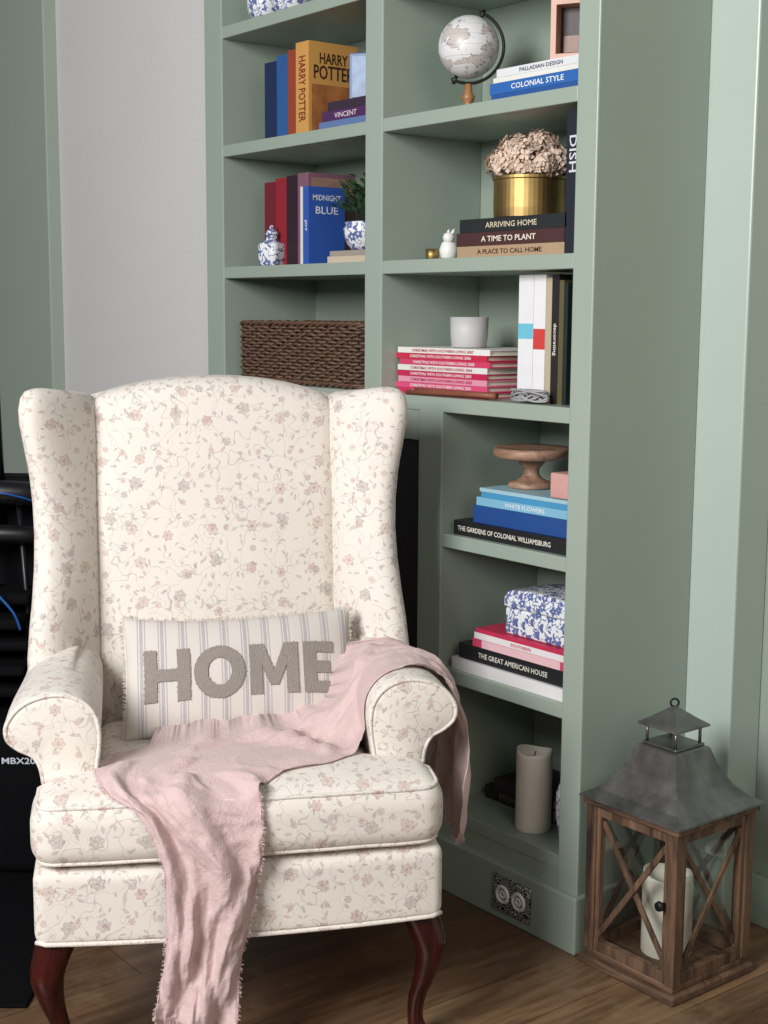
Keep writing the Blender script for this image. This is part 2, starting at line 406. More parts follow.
def row(items, z, yf, py, grp):
    for (p0, p1, h, w, col, ti, tc, lab, *ex) in items:
        x0 = X(p0, py, yf); x1 = X(p1, py, yf)
        kw = dict(ex[0]) if ex else {}
        book(x1-x0-.001, h, w, (x0, yf+kw.pop('dy', 0), z), col, lab, ti, tc, group=grp, **kw)
def stack(items, x1, yf, z, grp):
    for (ln, t, w, col, ti, tc, lab, *ex) in items:
        kw = dict(ex[0]) if ex else {}
        book(t, ln, w, (x1+kw.pop('dx', 0), yf+kw.pop('dy', 0), z), col, lab, ti, tc, flat=True, group=grp, **kw); z += t+.0004
    return z

# left bay, second shelf
row([(265,277,.195,.14,(28,44,82),'','', 'dark navy book, leftmost on the shelf with the gold fantasy book'),
     (277,288,.205,.14,(44,90,150),'','', 'mid blue book between navy book and rust red book'),
     (288,296,.212,.145,(150,66,44),'','', 'thin rust red book left of the gold fantasy book'),
     (296,309,.225,.15,(206,154,84),'HARRY POTTER',(120,44,34),'gold and orange book with its front cover facing right on the upper left shelf',
        {'th':.6,'fr':.7,'art':(.03,.55,(170,108,60),.7),'cover':[('HARRY',.085,.026,.83,(50,34,30),'cover_lettering'),('POTTER',.12,.034,.68,(50,34,30),'cover_lettering')]})],
    1.73, .045, 140, 'upright books on the upper left shelf')
z = stack([(.20,.018,.14,(96,120,166),'',(0,0,0),'pale blue book at the bottom of the small stack beside the gold book',{'dx':.0,'dy':-.02}),
       (.19,.024,.13,(78,44,90),'VINCENT',(220,200,210),'purple book in the middle of the small stack beside the gold book',{'dx':-.004,'dy':-.015}),
       (.165,.020,.12,(56,44,60),'',(0,0,0),'dark book on top of the small stack beside the gold book',{'dx':-.006,'dy':-.015})], -.727, .04, 1.73, 'small stack beside the gold book')
pf = thing('picture_frame', 'small light blue picture frame standing on the small stack of books', 'picture frame', (-.82, .08, z+.0005), (0, 0, radians(35)))
fr_ = MB().box(-.04, .04, -.006, .006, 0, .11).build('frame', simple((70, 96, 146), .4), pf, bevel=.002)
MB().box(-.032, .032, -.0075, -.006, .008, .102).build('picture', simple((120, 146, 184), .4, amt=.6, ns=40), pf)

# left bay, third shelf
row([(265,276,.215,.14,(112,28,44),'','', 'burgundy book, leftmost in the row behind the small ginger jar'),
     (276,287,.222,.14,(146,34,48),'','', 'crimson book beside the burgundy book'),
     (287,298,.225,.14,(48,26,40),'','', 'near-black plum book beside the crimson book'),
     (298,309,.228,.145,(128,90,108),'JANE AUSTEN',(236,220,226),'mauve book with a brown cover behind the blue book', {'th':.5,'fr':.6,'art':(.05,.95,(150,118,104),.4)})],
    1.415, .06, 266, 'upright books on the left shelf with the jar')
XX = X(309, 266, .06)+.006
book(.010, .19, .11, (XX, .03, 1.415), (222,220,214), 'thin white book squeezed beside the royal blue book', group='upright books on the left shelf with the jar', soft=True)
book(.024, .19, .11, (XX+.012, .03, 1.415), (48,88,172), 'royal blue book with light lettering right of the mauve book', 'JOY', (235,235,240), group='upright books on the left shelf with the jar', fr=.4,
     cover=[('MIDNIGHT',.085,.014,.86,(225,230,245),'cover_lettering'),('BLUE',.07,.018,.70,(225,230,245),'cover_lettering')])
z = stack([(.165,.016,.13,(200,184,164),'',(0,0,0),'beige book lying under the pot plant, bottom one'),
           (.155,.012,.12,(160,150,140),'',(0,0,0),'grey brown book lying directly under the pot plant')], -.727, .02, 1.415, 'two books under the pot plant')
pp = thing('potted_plant', 'small leafy green plant in a blue and white pot on two books', 'potted plant', (-.825, .082, z+.0005))
MB().lathe([(.028,0),(.04,.012),(.05,.035),(.052,.05),(.046,.062),(.049,.068),(.044,.068),(.04,.05)], 32).build('pot', BW, pp, smooth=True)
MB().lathe([(.001,.05),(.041,.052)], 20).build('soil', simple((50,38,30), .9), pp)
lf = MB()
for i in range(170):
    a = random.uniform(0, 2*pi); e = random.uniform(.2, 1.4); r0 = random.uniform(.02, .07)
    c = V((cos(a)*cos(e)*r0, sin(a)*cos(e)*r0, .075+sin(e)*r0*1.5)); d = V((cos(a)*.8, sin(a)*.8, .5+random.uniform(-.4,.4))).normalized()
    sd = d.cross(V((0,0,1))).normalized()*.009; n = sd.cross(d).normalized()*.003
    lf.add([c, c+d*.012+sd+n, c+d*.028, c+d*.012-sd+n], [(0,1,2,3)])
lf.build('foliage', simple((54, 84, 50), .5, amt=.4, ns=60), pp, flip=False)
gj = thing('ginger_jar', 'small blue and white square-shouldered lidded jar in front of burgundy books', 'jar', (X(272, 268, .035), .035, 1.415))
def sq_prof(pr_, seg=8):
    R_ = []
    for r, z in pr_:
        ring = []
        for k in range(32):
            a = 2*pi*k/32; n_ = 5.0; rr = r/((abs(cos(a))**n_+abs(sin(a))**n_)**(1/n_)); ring.append(V((rr*cos(a), rr*sin(a), z)))
        R_.append(ring)
    return R_
gb = MB().loft(sq_prof([(.024,0),(.027,.003),(.029,.03),(.029,.050),(.026,.057),(.016,.062),(.012,.066),(.012,.076)])).build('body', BW, gj, smooth=True)
MB().lathe([(.001,.076),(.015,.077),(.016,.083),(.012,.089),(.005,.093),(.006,.098),(.004,.102),(.001,.103)], 24).build('lid', BW2, gj, smooth=True)
gj.rotation_euler = (0,0,radians(20))
for px, lab in ((266, 'blue and white bowl at the top left, nearer the corner'), (291, 'blue and white bowl at the top left, right of its twin')):
    MBx = MB().lathe([(.025,0),(.03,.004),(.045,.02),(.05,.05),(.045,.075),(.042,.075),(.044,.05),(.03,.01)], 32)
    o = MBx.build('porcelain_bowl', BW2, smooth=True); o.location = (X(px, 15, .06), .06, 2.03); tag(o, lab, 'bowl', 'blue and white bowls on the top shelf')

# basket
xb0 = X(236, 390, .02); xb1 = X(358, 390, .02)
bs = thing('wicker_basket', 'dark brown rectangular wicker basket on the left shelf', 'basket', ((xb0+xb1)/2, .14, 1.115))
bw = (xb1-xb0)/2-.006; bd = .105; bh = .155
MB().rbox(-bw, bw, -bd, bd, .004, bh-.006, .012, 2, 2).build('liner', simple((24, 16, 12), .8), bs, merge=True)
def rr_loop(w, d, r, n):
    P = []
    for (cx, cy, a0) in ((w-r, d-r, 0), (-w+r, d-r, pi/2), (-w+r, -d+r, pi), (w-r, -d+r, 3*pi/2)):
        for k in range(5): P.append((V((cx+r*cos(a0+k*pi/8), cy+r*sin(a0+k*pi/8), 0)), V((cos(a0+k*pi/8), sin(a0+k*pi/8), 0))))
    P.append(P[0]); out = []
    for i in range(len(P)-1):
        a, b = P[i], P[i+1]; ln = (b[0]-a[0]).length; m = max(1, int(ln/.007))
        for k in range(m): t = k/m; out.append((a[0].lerp(b[0], t), a[1].lerp(b[1], t).normalized()))
    return out
lp = rr_loop(bw+.002, bd+.002, .02, 0)
wv = MB(); rows = 17
for k in range(rows):
    zz = .009+(bh-.020)*k/(rows-1)
    wv.tube([p+n*(.0058*sin(i*pi/3+k*pi)+.0010*random.uniform(-1,1))+V((0,0,zz+.0016*sin(i*1.7+k)+.0009*random.uniform(-1,1))) for i, (p, n) in enumerate(lp)], .0042, 6, True)
wv.build('weave', WICK, bs, smooth=True)
rm = MB()
for ph in (0, pi):
    for zz in (.006, bh-.002):
        rm.tube([p+n*(.004*cos(i*.8+ph)+.002)+V((0,0,zz+.004*sin(i*.8+ph))) for i, (p, n) in enumerate(lp)], .0044, 6, True)
rm.build('rim', WICK, bs, smooth=True)

# right bay, top shelf
gx = X(468, 104, .09)
gl = thing('globe', 'small white and grey desk globe on a turned wooden stand', 'globe', (gx, .09, 1.73))
GC = V((0, 0, .138)); R = .066
o = MB()
rings = [[GC+V((R*sin(pi*i/24)*cos(2*pi*k/40), R*sin(pi*i/24)*sin(2*pi*k/40), R*cos(pi*i/24))) for k in range(40)] for i in range(1, 24)]
o.loft(rings); o.build('sphere', globe_mat(), gl, smooth=True)
tl = radians(23); axx = rh*sin(tl)+ZZ*cos(tl); pe = rh*cos(tl)-ZZ*sin(tl)
pts = [GC + axx*((R+.010)*cos(t)) + pe*((R+.010)*sin(t)) for t in [radians(-6+192*k/24) for k in range(25)]]
mer = MB().tube(pts, .0035, 8).build('meridian', BLACK, gl, smooth=True)
for s in (1, -1): MB().tube([GC+axx*(s*(R-.002)), GC+axx*(s*(R+.018))], .004, 8).build('pivot', BLACK, mer, smooth=True)
MB().lathe([(.022,0),(.024,.003),(.022,.008),(.012,.013),(.009,.02),(.014,.027),(.015,.034),(.009,.042),(.008,.060)], 24).build('stand', TURNW, gl, smooth=True)
z = stack([(.275,.016,.20,(40,84,150),'',(0,0,0),'blue book at the bottom of the stack beside the globe'),
       (.28,.022,.21,(46,102,176),'COLONIAL STYLE',(235,240,245),'bright blue book with white lettering beside the globe',{'th':.5,'fr':.55}),
       (.27,.010,.20,(226,226,222),'',(0,0,0),'thin white book second from top beside the globe'),
       (.26,.016,.20,(222,224,228),'PALLADIAN DESIGN',(70,70,90),'pale grey book on top of the stack beside the globe',{'fr':.7})], -.054, .035, 1.73, 'books beside the globe')
pf = thing('box_frame', 'pinkish wooden box frame standing on books at the upper right', 'frame', (-.135, .085, z+.0005), (0,0,radians(28)))
f = MB(); f.box(-.048,-.037,-.022,.022,0,.116); f.box(.037,.048,-.022,.022,0,.116); f.box(-.037,.037,-.022,.022,0,.011); f.box(-.037,.037,-.022,.022,.105,.116)
f.build('frame', simple((206,164,146), .5), pf)
MB().box(-.037,.037,.014,.020,.011,.105).build('backing', simple((48,38,36), .5, amt=.5, ns=50), pf)
MB().box(-.030,.030,.010,.014,.018,.050).build('picture', simple((150,120,108), .5, amt=.4, ns=60), pf)

# right bay, middle shelf
z0 = 1.415
z = stack([(.325,.024,.22,(176,148,120),'A PLACE TO CALL HOME',(70,48,36),'tan book at the bottom of the three under the brass pot',{'dy':.0,'fr':.6,'th':.42}),
       (.325,.028,.22,(74,46,46),'A TIME TO PLANT',(236,226,210),'dark maroon book in the middle of the three under the brass pot',{'fr':.62,'dx':-.003,'th':.42}),
       (.32,.028,.22,(38,40,42),'ARRIVING HOME',(206,196,170),'black book directly under the brass pot',{'fr':.5,'dx':.002,'th':.42})], -.100, .03, z0, 'books under the brass pot')
bp = thing('brass_pot', 'brushed brass planter holding dried beige hydrangeas', 'flower pot', (X(529, 205, .12), .12, z+.0005))
MB().lathe([(.072,0),(.0745,.002),(.0755,.02),(.0755,.078),(.0785,.080),(.0785,.086),(.074,.086),(.073,.06)], 48).build('pot', BRASS, bp, smooth=False)
fl = MB()
for hx, hy, hz, hr in ((-.045,-.03,.114,.034),(.035,-.038,.116,.036),(0,.02,.138,.042),(-.058,.02,.116,.032),(.056,.015,.116,.032),(.0,-.052,.112,.032),(-.03,-.01,.140,.034),(.035,.0,.142,.032),(.066,-.022,.108,.022)):
    for i in range(120):
        d = V((random.gauss(0,1), random.gauss(0,1), random.gauss(.35,1))).normalized()
        c = V((hx,hy,hz))+d*hr*random.uniform(.7,1.12); u = (d.orthogonal().normalized()+V((random.uniform(-.5,.5),random.uniform(-.5,.5),random.uniform(-.5,.5)))).normalized(); w = d.cross(u).normalized(); ph = random.random()*6
        if c.z < .088: continue
        for k in range(4):
            a = ph+k*pi/2; q = u*cos(a)+w*sin(a); s2 = u*cos(a+pi/2)+w*sin(a+pi/2)
            fl.add([c, c+q*.008+s2*.0055+d*.002, c+q*.014+d*.001, c+q*.008-s2*.0055+d*.002], [(0,1,2,3)])
fl.build('dried_flowers', simple((222,198,180), .9, amt=.4, ns=90), bp, flip=False)
xd = X(563, 243, .03)
book(.036, .275, .21, (xd+.004, .03, z0), (34,38,50), 'tall black book standing right of the brass pot', 'DISH', (214,214,220), group='books on the middle right shelf', fr=.42, th=.55, up_=.055)
o = tag(MB().lathe([(.012,0),(.014,.002),(.015,.024),(.013,.024),(.012,.004)], 24).build('brass_cup', BRASS, smooth=True), 'tiny brass cup left of the white figurine', 'cup'); o.location = (X(432,256,.05), .05, z0)
fg = thing('figurine', 'small white ceramic rabbit figurine left of the three book stack', 'figurine', (X(449,252,.075), .075, z0))
MB().lathe([(.012,0),(.019,.006),(.022,.022),(.017,.036),(.011,.042),(.001,.044)], 20).build('body', CERAM, fg, smooth=True)
hd = MB().lathe([(.001,.034),(.010,.038),(.014,.048),(.011,.057),(.001,.060)], 16, (.006,-.006,0)).build('head', CERAM, fg, smooth=True)
for s in (-1,1): MB().tube([V((.006+s*.005,-.004,.054)), V((.006+s*.008,0,.062)), V((.006+s*.009,.002,.068))], [.003,.004,.001], 8).build('ear', CERAM, hd, smooth=True)

# right bay, shelf above the counter line
z0 = 1.115
cols = [((200,44,90),'magenta annual, bottom of the stack of annuals'),((216,78,122),'bright pink annual, second from the bottom of the annuals'),((224,150,174),'pale pink annual, third from the bottom of the annuals'),
        ((194,38,80),'deep magenta annual in the middle of the stack of annuals'),((226,224,222),'white annual just above the deep magenta one'),((208,62,104),'rose pink annual, third from the top of the annuals'),
        ((198,42,76),'crimson annual just under the top of the annuals'),((232,230,226),'white annual on top of the stack, under the grey cup')]
x1 = X(486, 395, .04)
z = stack([(.31+random.uniform(-.008,.008), .0128, .20, c, 'CHRISTMAS WITH SOUTHERN LIVING %d' % (2000+i) , ((240,236,236) if c[1] < 120 else (180,40,60)), lab, {'dx':random.uniform(-.006,.006),'fr':.72,'th':.5}) for i, (c, lab) in enumerate(cols)], x1, .045, z0, 'stack of magenta and white annuals')
cp = thing('ceramic_cup', 'pale grey ceramic cup on top of the annuals', 'cup', (X(469,350,.13), .13, z+.0005))
MB().lathe([(.036,0),(.040,.002),(.0425,.03),(.0435,.068),(.0415,.068),(.038,.02),(.001,.012)], 40).build('body', simple((196,194,196), .5, amt=.06), cp, smooth=True)
STK = simple((132,76,56), .5)
for k, (dy, rz, zz, lab) in enumerate(((.014, 3, .008, 'reddish brown stick lying at the front edge before the annuals'), (.024, -3, .010, 'reddish brown stick lying just behind the front stick, against the annuals'))):
    sp = tag(MB().tube([V((-.14,0,.0)),V((-.05,.002,.001)),V((.05,-.001,.001)),V((.14,.002,.0))],[.006,.0055,.006,.0075],8).build('wooden_stick', STK, smooth=True), lab, 'stick', 'sticks before the annuals')
    sp.location = (X(452,392,.02), dy, z0+zz); sp.rotation_euler = (0,radians(-1+k),radians(rz))
ws = MB()
wp = []
for i in range(260):
    t = i*.42; wp.append(V((.055*cos(t)*(.55+.45*sin(i*.13)), .018*sin(t)*(.6+.4*cos(i*.21)), .016+.011*sin(i*.37))))
ws.tube(wp, .0022, 5)
wso = tag(ws.build('wire_bundle', simple((160,160,162), .5), smooth=True), 'tangled grey wire bundle in front of the upright white books', 'wire'); wso.location = (X(520,398,.0), .026, z0)
row([(517,532,.262,.21,(228,229,232),'','', 'white upright book with a light blue label, leftmost by the annuals',{'band':(.50,.62,(110,190,216))}),
     (532,544,.262,.21,(232,231,233),'','', 'white upright book with a red label',{'band':(.42,.58,(204,66,62))}),
     (544,550,.255,.20,(186,174,150),'','', 'tan upright book between white and black books'),
     (550,557,.262,.20,(38,34,36),'decorating',(230,226,216), 'black upright book with pale decorating title',{'th':.6,'fr':.45}),
     (557,562,.25,.20,(96,88,60),'','', 'thin olive upright book near the right stile'),
     (562,566,.245,.19,(30,44,40),'','', 'thin dark green upright book against the right stile')], z0, .05, 398, 'upright books right of the annuals')

# lower bay
z0 = .815
z = stack([(.360,.032,.22,(30,31,34),'THE GARDENS OF COLONIAL WILLIAMSBURG',(232,228,218),'black book at the bottom of the stack under the cake stand',{'fr':.80,'th':.34,'up_':.022,'dy':-.012}),
           (.31,.038,.22,(36,76,142),'',(0,0,0),'wide royal blue book in the stack under the cake stand',{'dx':.001}),
           (.30,.018,.21,(128,184,212),'WHITE FLOWERS',(230,236,240),'light blue book in the stack under the cake stand',{'dx':.0,'fr':.6}),
           (.285,.012,.20,(70,150,196),'',(0,0,0),'sky blue book near the top under the cake stand'),
           (.29,.008,.20,(160,198,212),'',(0,0,0),'thin pale blue book directly under the cake stand')], -.050, .03, z0, 'blue books under the cake stand')
ck = thing('cake_stand', 'small turned wooden cake stand on the blue books', 'cake stand', (X(531,495,.12), .12, z+.0005))
MB().lathe([(.001,0),(.048,0),(.051,.004),(.048,.011),(.034,.015),(.022,.022),(.016,.032),(.018,.042),(.027,.052),(.033,.062)], 36).build('pedestal', CAKEW, ck, smooth=True)
MB().lathe([(.001,.062),(.070,.063),(.078,.066),(.083,.072),(.084,.080),(.081,.087),(.076,.084),(.001,.083)], 48).build('plate', CAKEW, ck, smooth=True)
o = tag(MB().rbox(-.036,.036,-.035,.035,0,.052,.004,2,2).build('pink_box', simple((206,158,152), .6, amt=.15, ns=60), smooth=True, merge=True), 'small pink box under the rim of the cake stand', 'box'); o.location = (-.088, .062, z+.001)
z0 = .512
z = stack([(.36,.026,.23,(228,226,228),'',(0,0,0),'thick white book at the bottom of the stack under the porcelain box',{'dy':-.008}),
           (.345,.034,.22,(30,32,36),'THE GREAT AMERICAN HOUSE',(222,218,206),'black book with a white title under the pink books',{'fr':.62,'th':.34}),
           (.30,.018,.21,(204,70,106),'',(0,0,0),'dark pink book lying on the black house book',{'band':(.1,.9,(230,190,196))}),
           (.295,.014,.20,(232,226,228),'SOUTHERN',(200,60,90),'white and pink book, second in line under the porcelain box',{'fr':.7}),
           (.29,.009,.20,(198,50,84),'',(0,0,0),'thin crimson pink book directly under the porcelain box')], -.050, .025, z0, 'books under the porcelain box')
bx = thing('porcelain_box', 'rectangular blue and white lidded porcelain box on a stack of books', 'box', (-.165, .105, z+.0005))
MB().rbox(-.098,.098,-.066,.066,0,.058,.006,6,3).build('body', BW, bx, smooth=True, merge=True)
MB().rbox(-.101,.101,-.069,.069,.0585,.094,.006,8,3, fn=lambda p: V((p.x*(1-.06*sm(.075,.094,p.z)),p.y*(1-.06*sm(.075,.094,p.z)),p.z+.008*max(0,1-(p.x/.1)**2)*(p.z>.085)))).build('lid', BW2, bx, smooth=True, merge=True)
z0 = .19
cx = X(533, 826, .07)
cn = thing('pillar_candle', 'tall ivory pillar candle on the bottom shelf of the bookcase', 'candle', (cx, .07, z0))
def candle(parent, r, h):
    m = MB(); rg = []
    for rr, zz, wv_ in ((r*.97,0,0),(r,.003,0),(r,h*.5,0),(r,h-.012,.0),(r*.985,h-.002,.004),(r*.9,h-.001,.004),(r*.8,h-.018,0),(.001,h-.024,0)):
        rg.append([V((rr*cos(2*pi*k/36), rr*sin(2*pi*k/36), zz+wv_*sin(2*pi*k/36*2+.7))) for k in range(36)])
    wx = m.loft(rg).build('wax', CANDLE, parent, smooth=True)
    MB().tube([V((0,0,h-.025)),V((.001,0,h-.012)),V((.004,0,h-.004))], .0014, 6).build('wick', BLACK, wx)
candle(cn, .039, .178)
stack([(.22,.030,.17,(30,30,36),'MEMORIES',(120,116,120),'dark book lying behind the ivory candle, bottom one',{'dy':.0}),
       (.19,.024,.15,(44,40,50),'',(0,0,0),'dark book lying behind the ivory candle, upper one')], -.185, .12, z0, 'dark books behind the candle')
vs = tag(MB().lathe([(.022,0),(.026,.01),(.034,.06),(.034,.11),(.02,.15),(.014,.165),(.018,.172)], 28).build('porcelain_vase', BW, smooth=True), 'blue and white vase right of the ivory candle', 'vase'); vs.location = (-.084, .075, z0)

# ------------------------------------------------------------------ wingback chair
SCL = .96; LIFT = 1.30*(1-SCL)
CO = CAM + (fh*2.352 - rh*.245)*SCL; CO.z = 0
e_ = rh*.983+fh*.186; CA = atan2(e_.y, e_.x)
ch = thing('wingback_armchair', 'cream floral wingback armchair with dark cabriole legs', 'armchair', CO, (0,0,CA))
FIT = Matrix.Translation((0,0,LIFT)) @ Matrix.Scale(SCL, 4)      # design units -> metres in the chair's frame
BV = []; CH_OBJ = []
def cpart(name, mb, mat=None, par=None, **k):
    o = mb.build(name, mat or FLORAL, par or ch, smooth=True, **k); CH_OBJ.append(o); return o
def addbvh(o, mat=None):
    me = o.data; BV.append(BVHTree.FromPolygons([(mat @ v.co if mat else v.co.copy()) for v in me.vertices], [tuple(p.vertices) for p in me.polygons]))
def apf(p):
    k = 1-.14*sm(.1,.7,p.y); f = 1-sm(0,.05,p.y)
    return V((p.x*k, p.y-.012*f*(1-(p.x/.37)**2), p.z - .006*(1-(p.x/.37)**2)*f))
sf = cpart('seat_frame', MB().rbox(-.365,.365,0,.72,.2,.338,.02,14,3,fn=apf), merge=True); addbvh(sf)
def csf(p):
    t = sm(.105,.15,p.y); x = p.x*(1-.285*t)
    u = max(-1,min(1,p.x/.37)); w = max(0,1-u*u)
    zt = (p.z-.335)/.125
    z = p.z + (.022*sqrt(w)*sm(-.02,.1,p.y)*(1-.9*sm(.12,.42,p.y)) if zt > .5 else 0) - (.018*sm(.2,.45,p.y) if zt>.5 else 0)
    z += .003*noise.noise(V((p.x*9, p.y*9, 2)))
    y = p.y - .012*(1-sm(0,.06,p.y))*w
    return V((x, y, z))
sc_o = cpart('seat_cushion', MB().rbox(-.368,.368,-.012,.56,.337,.462,.045,24,5,fn=csf), merge=True); addbvh(sc_o)
def edge_loop(x0,x1,y0,y1,zc,r,up_,fn):
    q = r*.7071
    def seg(a,b,n): return [(a[0]+(b[0]-a[0])*k/n, a[1]+(b[1]-a[1])*k/n) for k in range(n)]
    i0,i1,j0,j1 = x0+r,x1-r,y0+r,y1-r
    L2 = seg((i0,j0-q),(i1,j0-q),30)+[(i1+q*sin(k*pi/12),j0-q*cos(k*pi/12)) for k in range(6)]+seg((i1+q,j0),(i1+q,j1),30)+seg((i1,j1+q),(i0,j1+q),20)+seg((i0-q,j1),(i0-q,j0),30)+[(i0-q*cos(k*pi/12),j0-q*sin(k*pi/12)) for k in range(6)]
    return [fn(V((a,b,zc+up_*(q)))) for a,b in L2]
for zc, u_ in ((.462-.045, 1), (.337+.045, -1)):
    cpart('piping', MB().tube(edge_loop(-.368,.368,-.012,.56,zc,.045,u_,csf), .0045, 6, True), par=sc_o)
cpart('piping', MB().tube([apf(V((x, -.001 if abs(x)<.36 else .01, .2+.007))) + V((0,-.001,0)) for x in [-.362+.724*k/40 for k in range(41)]], .0045, 6), par=sf)
prof = [(.268,.30),(.262,.40),(.254,.47),(.246,.53),(.25,.575),(.272,.606),(.308,.622),(.35,.620),(.388,.603),(.412,.572),(.412,.543),(.392,.523),(.366,.508),(.352,.478),(.348,.42),(.348,.30)]
pr = cr([V((a,0,b)) for a,b in prof], 4)
for s in (-1, 1):
    m = MB(); rg = []
    cen = V((.32,0,.52))
    for y, sc_ in ((.112,.86),(.114,.93),(.121,.98),(.132,1),(.20,1),(.28,1),(.36,1),(.44,1),(.52,1),(.60,1),(.68,1)):
        k = sm(.15,.6,y); rr = []
        for p in pr:
            q = cen+(p-cen)*sc_; x = q.x
            if q.z > .5: x = x-.022*k*sm(.5,.6,q.z)*(x>.3)
            zz = q.z-.008*k*sm(.45,.6,q.z)
            rr.append(V((s*x, y, zz)))
        rg.append(rr)
    m.loft(rg); o = cpart('arm', m); addbvh(o)
    pc = [V((s*(cen+(p-cen)*.965).x, .115, (cen+(p-cen)*.965).z)) for p in pr if p.z > .44]
    cpart('piping', MB().tube(pc, .0042, 6), par=o)
def bkf(p):
    z = p.z; u = max(-1,min(1,p.x/.265))
    arch = -.045*abs(u)**2.2
    zz = z + arch*sm(.9,1.12,z)
    t = (z-.42)/.74
    y = p.y + .105*t
    if p.y < .60: y -= .032*(1-u*u)*(1-.5*abs(2*t-1)**2)
    return V((p.x, y, zz))
bko = cpart('back_cushion', MB().rbox(-.268,.268,.555,.68,.40,1.16,.042,14,4,fn=bkf), merge=True); addbvh(bko)
def obf(p):
    u = max(-1,min(1,p.x/.33)); return V((p.x*(.86+.14*sm(.3,.7,p.z)), p.y+.105*max(0,(p.z-.42)/.74), p.z-.05*abs(u)**2.2*sm(.9,1.1,p.z)))
o = cpart('outer_back', MB().rbox(-.33,.33,.62,.69,.21,1.148,.03,10,3,fn=obf), merge=True)
wp = [(.245,.64),(.250,.585),(.268,.545),(.30,.505),(.335,.472),(.365,.458),(.388,.468),(.394,.492),(.38,.52),(.36,.57),(.345,.65),(.33,.69),(.29,.70)]
wpr = cr([V((a,b,0)) for a,b in wp], 4, True)
wc = V((.325,.575,0))
for s in (-1, 1):
    m = MB(); rg = []
    for z, sc_ in [(.53,.9),(.56,1),(.60,1),(.66,1),(.72,1),(.78,1),(.84,1),(.90,1),(.96,1),(1.02,1),(1.07,1),(1.10,.985),(1.125,.93),(1.14,.83),(1.148,.66),(1.151,.4)]:
        t = (z-.5)/.65; rr = []
        ox = -.020*sin(pi*min(1,max(0,(z-.62)/.42))) + .012*sm(.98,1.12,z); oy = -.022*cos(pi*2*(z-.62)/.52)
        for p in wpr:
            q = wc+(p-wc)*sc_; fr = max(0,min(1,(.57-q.y)/.1))
            rr.append(V((s*(q.x+ox*fr), q.y+oy*fr+.10*t-.01, z - .03*(1-fr)*sm(1.0,1.15,z)*.8)))
        rg.append(rr)
    m.loft(rg); o = cpart('wing', m); addbvh(o)
    sp_ = [bkf(V((s*.262, .566, z))) + V((0,-.004,0)) for z in [.47+.64*k/24 for k in range(25)]]
    cpart('piping', MB().tube(sp_, .004, 6), par=bko)
zf = -LIFT/SCL
for s in (-1, 1):
    pth = cr([V((s*.318,.05,.215)),V((s*.336,.034,.175)),V((s*.346,.022,.135)),V((s*.338,.028,.08)),V((s*.325,.038,.03)),V((s*.322,.038,-.012)),V((s*.330,.030,zf+.014)),V((s*.336,.024,zf))], 5)
    rd = [v.x for v in cr([V((a,0,0)) for a in (.040,.035,.030,.0215,.0165,.015,.021,.025)], 5)]
    rg = []
    for p, r in zip(pth, rd): rg.append([V((p.x+r*cos(2*pi*k/20), p.y+r*sin(2*pi*k/20), max(p.z, zf))) for k in range(20)])
    cpart('leg', MB().loft(rg), MAHO)
for s in (-1, 1):
    rg = []
    for x, y, z, w in ((.25,.66,.215,.022),(.25,.68,.12,.019),(.255,.715,zf,.016)):
        rg.append([V((s*x+w*a, y+w*b, z)) for a, b in ((-1,-1),(1,-1),(1,1),(-1,1))])
    o = MB().loft(rg).build('leg', MAHO, ch, bevel=.003); CH_OBJ.append(o)

# ------------------------------------------------------------------ lumbar pillow (design frame = chair frame)
PA, PB, PTK = .235, .126, .058
def prad(u, v):
    a = max(0,1-(u/PA)**2); b = max(0,1-(v/PB)**2)
    return PTK*(a**.42)*(b**.42)
def pxz(u, v):
    return u*(1-.035*(1-(v/PB)**2)), v*(1-.06*(1-(u/PA)**2)*1.0)
def psurf(u, v, off=0.0):
    x, zq = pxz(u, v); ed = (v/PB)**2
    return V((x, -prad(u,v)-off+.004*noise.noise(V((u*12,v*12,0)))*(1-ed), zq+.004*sin(u*9)-.006*(1-(u/PA)**2)*(v>0)*ed))
PR = Matrix.Rotation(radians(-27),4,'X') @ Matrix.Rotation(radians(.3),4,'Y')
PLOC = V((.030,.428,.563))
pm = Matrix.Translation(PLOC) @ PR
pw = thing('lumbar_pillow', 'small striped linen lumbar pillow with taupe HOME lettering on the armchair', 'pillow')
pw.matrix_world = Matrix.Translation(CO) @ Matrix.Rotation(CA,4,'Z') @ Matrix.Translation(FIT @ PLOC) @ PR
PW_OBJ = []
nu, nv = 60, 34; m = MB()
def gp(n, k, A): return -A*cos(pi*k/n)
for sgn in (1, -1):
    vs = []; fs = []
    for i in range(nu+1):
        for j in range(nv+1):
            p = psurf(gp(nu,i,PA), gp(nv,j,PB)); vs.append(V((p.x, p.y*sgn, p.z)))
    for i in range(nu):
        for j in range(nv): a = i*(nv+1)+j; fs.append((a,a+1,a+nv+2,a+nv+1) if sgn<0 else (a,a+nv+1,a+nv+2,a+1))
    m.add(vs, fs)
pc = m.build('cushion_cover', STRIPE, pw, smooth=True, merge=True); addbvh(pc, pm); PW_OBJ.append(pc)
FRN = simple((206,198,188), .9)
for s in (-1, 1):
    fr = MB()
    fr.tube([psurf(s*PA, v) for v in [-PB+2*PB*k/20 for k in range(21)]], .0025, 5)
    for k in range(110):
        u = s*PA; v = random.uniform(-PB,PB); p = psurf(u, v)
        fr.tube([p, p+V((s*random.uniform(.004,.010), random.uniform(-.003,.003), random.uniform(-.004,.004)))], .0012, 4)
    PW_OBJ.append(fr.build('edge_fringe', FRN, pc))
fr = MB()
fr.tube([psurf(u, PB) for u in [-PA+2*PA*k/50 for k in range(51)]], .0025, 5)
